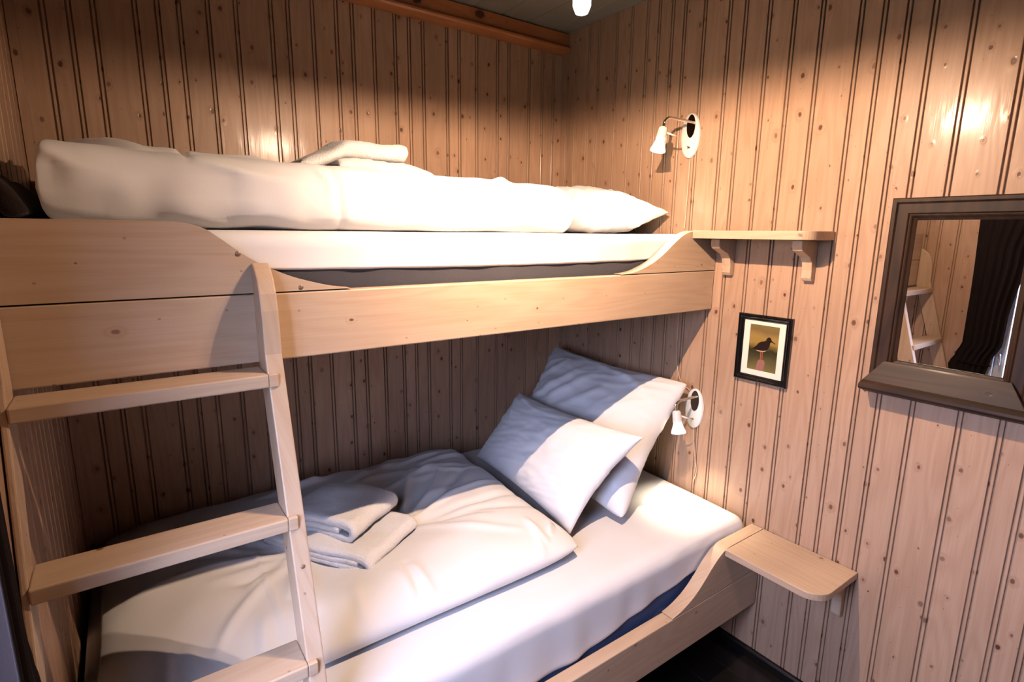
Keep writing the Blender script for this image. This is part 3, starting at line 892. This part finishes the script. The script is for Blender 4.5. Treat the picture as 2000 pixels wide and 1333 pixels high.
PY0, PY1, PZ0, PZ1 = -1.221, -1.1115, 1.1015, 1.2685
ph = obj('photo_print', *box(-.0060, -.0030, PY0, PY1, PZ0, PZ1), M_print, pf, loc=(-.003, (PY0+PY1)/2, PZ0))
def flat(name, pts, mat, x):
    # pts in print units: s from the left (far end) 0..1, t from the bottom 0..1
    V = [(x, PY1+(PY0-PY1)*s, PZ0+(PZ1-PZ0)*t) for s, t in pts]
    V2 = [(x+.0004, y, z) for _, y, z in V]; n = len(V)
    F = [tuple(range(n)), tuple(range(2*n-1, n-1, -1))]+[(k, (k+1) % n, n+(k+1) % n, n+k) for k in range(n)]
    return obj(name, V+V2, F, mat, ph)
flat('bird_print', [(.10, .460), (.17, .487), (.26, .54), (.32, .60), (.40, .637), (.50, .655), (.57, .675), (.59, .72), (.62, .745), (.67, .758), (.72, .75), (.75, .72), (.755, .695), (.90, .640), (.885, .632), (.745, .665), (.72, .64), (.715, .60), (.70, .55), (.66, .50), (.60, .465), (.52, .445), (.40, .440), (.25, .445), (.15, .450)], M_bird, -.0066)
flat('belly_print', [(.25, .446), (.40, .441), (.52, .446), (.60, .466), (.58, .440), (.50, .422), (.38, .420), (.30, .425)], M_pale, -.0066)
flat('leg_print', [(.415, .43), (.44, .43), (.455, .25), (.43, .25)], M_leg, -.0066)
flat('leg_print', [(.47, .43), (.495, .43), (.51, .25), (.485, .25)], M_leg, -.0066)
flat('post_print', [(.30, 0), (.345, .20), (.40, .245), (.56, .245), (.60, .20), (.57, 0)], M_post, -.0064)
for zz in (1.066, 1.297):
    v, f = lathe([(.0012, 0), (.0012, .001), (0, .0014)], (-.0182, -1.163, zz), (-1, 0, 0), 8); obj('pin', v, f, M_screw, pf)

# ------------------------------------------------------------------ mirror
mr = thing('wall_mirror', 'mirror in a wide dark-stained wooden frame with a projecting sill', 'mirror', (0, -1.705, 1.12))
MY0, MY1, MZ0, MZ1 = -1.888, -1.522, 1.17, 1.692
GY0, GY1, GZ0, GZ1 = -1.829, -1.585, 1.222, 1.631
op = [(-.001, 0), (-.030, 0), (-.034, .003), (-.034, .012), (-.031, .0145), (-.029, .0165), (-.029, .0415), (-.027, .044), (-.001, .044)]
mitred_frame('outer_frame', MY0, MY1, MZ0-.02, MZ1, op, M_dz, mr)
ip = [(-.001, 0), (-.026, 0), (-.028, .003), (-.026, .007), (-.020, .010), (-.016, .0165), (-.013, .0175), (-.001, .0175)]
mitred_frame('inner_moulding', MY0+.0443, MY1-.0443, GZ0-.0165, MZ1-.0443, ip, M_dz, mr)
obj('mirror_glass', *box(-.0125, -.008, GY0-.002, GY1+.002, GZ0-.002, GZ1+.002), M_mirror, mr, label='reflecting mirror glass')
sill = [(-.0005, 1.112), (-.030, 1.118), (-.060, 1.130), (-.072, 1.133), (-.077, 1.139), (-.076, 1.147), (-.070, 1.152), (-.055, 1.170), (-.038, 1.198), (-.036, 1.222), (-.030, 1.226), (-.0305, 1.13), (-.0005, 1.13)]
sill = [(-.0005, 1.112), (-.030, 1.118), (-.060, 1.130), (-.072, 1.133), (-.077, 1.139), (-.076, 1.147), (-.070, 1.153), (-.062, 1.160), (-.040, 1.215), (-.037, 1.221), (-.0345, 1.2215), (-.0345, 1.1495), (-.0005, 1.1495)]
def sillmesh():
    V, F = [], []; n = len(sill)
    for s in (0, 1):
        for (x, z) in sill:
            # mitred ends: the front nose reaches further out than the slope under the glass
            k = max(0, min(1, (1.222-z)/.07)) if x < -.033 else 1
            e = .046*(1-k)
            V.append((x, (MY1+.008-e) if s == 0 else (MY0-.008+e), z))
    F = [tuple(range(n)), tuple(range(2*n-1, n-1, -1))]+[(i, (i+1) % n, n+(i+1) % n, n+i) for i in range(n)]
    return V, F
o = obj('sill', *sillmesh(), M_dy, mr); bev(o, .0012)

# ------------------------------------------------------------------ pendant lamp
PX, PYY, PZ = -1.07, -1.35, 2.070
pl = thing('pendant_lamp', 'lit ceiling pendant lamp hanging in front of the upper bunk at the top edge', 'pendant lamp', (PX, PYY, ZC))
v, f = lathe([(0, 0), (.045, 0), (.045, -.018), (.02, -.03), (0, -.03)], (PX, PYY, ZC-.0005), (0, 0, 1), 28); obj('canopy', v, f, M_shade, pl, smooth=True)
v, f = tube([(PX, PYY, ZC-.03), (PX, PYY, PZ+.135)], .004, 8); obj('cord', v, f, M_shade, pl, smooth=True)
v, f = lathe([(.012, .135), (.03, .13), (.07, .10), (.10, .05), (.115, .0), (.113, .0), (.097, .05), (.067, .097), (.028, .126), (.012, .131)], (PX, PYY, PZ), (0, 0, 1), 40); obj('shade', v, f, M_shade, pl, smooth=True)
bx, by = PX-.022, PYY
v, f = lathe([(.011, .060), (.013, .05), (.016, .02), (.0175, -.03), (.017, -.062), (.012, -.074), (.0, -.079)], (bx, by, PZ), (0, 0, 1), 24); obj('bulb', v, f, M_pbulb, pl, smooth=True, label='glowing clear bulb')
# two bulbs: a reflector bulb that beams towards the right wall and a plain one
for dx, e, typ in ((.048, 106.0, 'SPOT'), (-.042, 26.0, 'POINT')):
    L = bpy.data.lights.new('pendant_light', typ); L.energy = e; L.color = (1, .70, .49); L.shadow_soft_size = .007
    lo = bpy.data.objects.new('pendant_light', L); C.objects.link(lo); lo.parent = pl; lo.location = (dx, 0, PZ-ZC)
    if typ == 'SPOT':
        L.spot_size = PI; L.spot_blend = 1.0
        lo.rotation_euler = Vector((.74, .58, -.86)).to_track_quat('-Z', 'Y').to_euler()

# ------------------------------------------------------------------ daylight
w = bpy.data.worlds.new('sky'); SC.world = w; w.use_nodes = True
wt = w.node_tree; bg = wt.nodes['Background']
# overcast sky: bright above the horizon, dark ground below it
wc = wt.nodes.new('ShaderNodeTexCoord'); wsp = wt.nodes.new('ShaderNodeSeparateXYZ'); wt.links.new(wc.outputs['Generated'], wsp.inputs[0])
wr_ = wt.nodes.new('ShaderNodeValToRGB'); wt.links.new(wsp.outputs[2], wr_.inputs[0])
el = wr_.color_ramp.elements
el[0].position = 0.0; el[0].color = (.03, .045, .05, 1); el[1].position = .06; el[1].color = (.62, .66, 1.0, 1)
wt.links.new(wr_.outputs[0], bg.inputs[0]); bg.inputs[1].default_value = 38.0
L = bpy.data.lights.new('window_portal', 'AREA'); L.shape = 'RECTANGLE'; L.size = WH[3]-WH[2]; L.size_y = WH[1]-WH[0]
L.cycles.is_portal = True
lo = bpy.data.objects.new('window_portal', L); C.objects.link(lo)
lo.location = (XL-.08, (WH[0]+WH[1])/2, (WH[2]+WH[3])/2); lo.rotation_euler = (0, -PI/2, 0)

# ------------------------------------------------------------------ camera
yaw, pitch, roll = .6200420159140373, .19540049327673556, .01004152191459969
f = Vector((math.sin(yaw)*math.cos(pitch), math.cos(yaw)*math.cos(pitch), -math.sin(pitch)))
r = Vector((math.cos(yaw), -math.sin(yaw), 0)); u = r.cross(f)
r2 = r*math.cos(roll)+u*math.sin(roll); u2 = -r*math.sin(roll)+u*math.cos(roll)
cd = bpy.data.cameras.new('camera'); cd.sensor_width = 36; cd.lens = 1066.7973*36/2000; cd.clip_start = .02
cam = bpy.data.objects.new('camera', cd); C.objects.link(cam)
M = Matrix(((r2.x, u2.x, -f.x, -1.8587056), (r2.y, u2.y, -f.y, -2.2063768), (r2.z, u2.z, -f.z, 1.5838218), (0, 0, 0, 1)))
cam.matrix_world = M
SC.camera = cam

vs = SC.view_settings
SC.display_settings.display_device = 'sRGB'
vs.view_transform = 'Standard'; vs.look = 'None'; vs.exposure = 0.0; vs.gamma = 1.0; vs.use_curve_mapping = False
SC.cycles.max_bounces = 8; SC.cycles.diffuse_bounces = 1
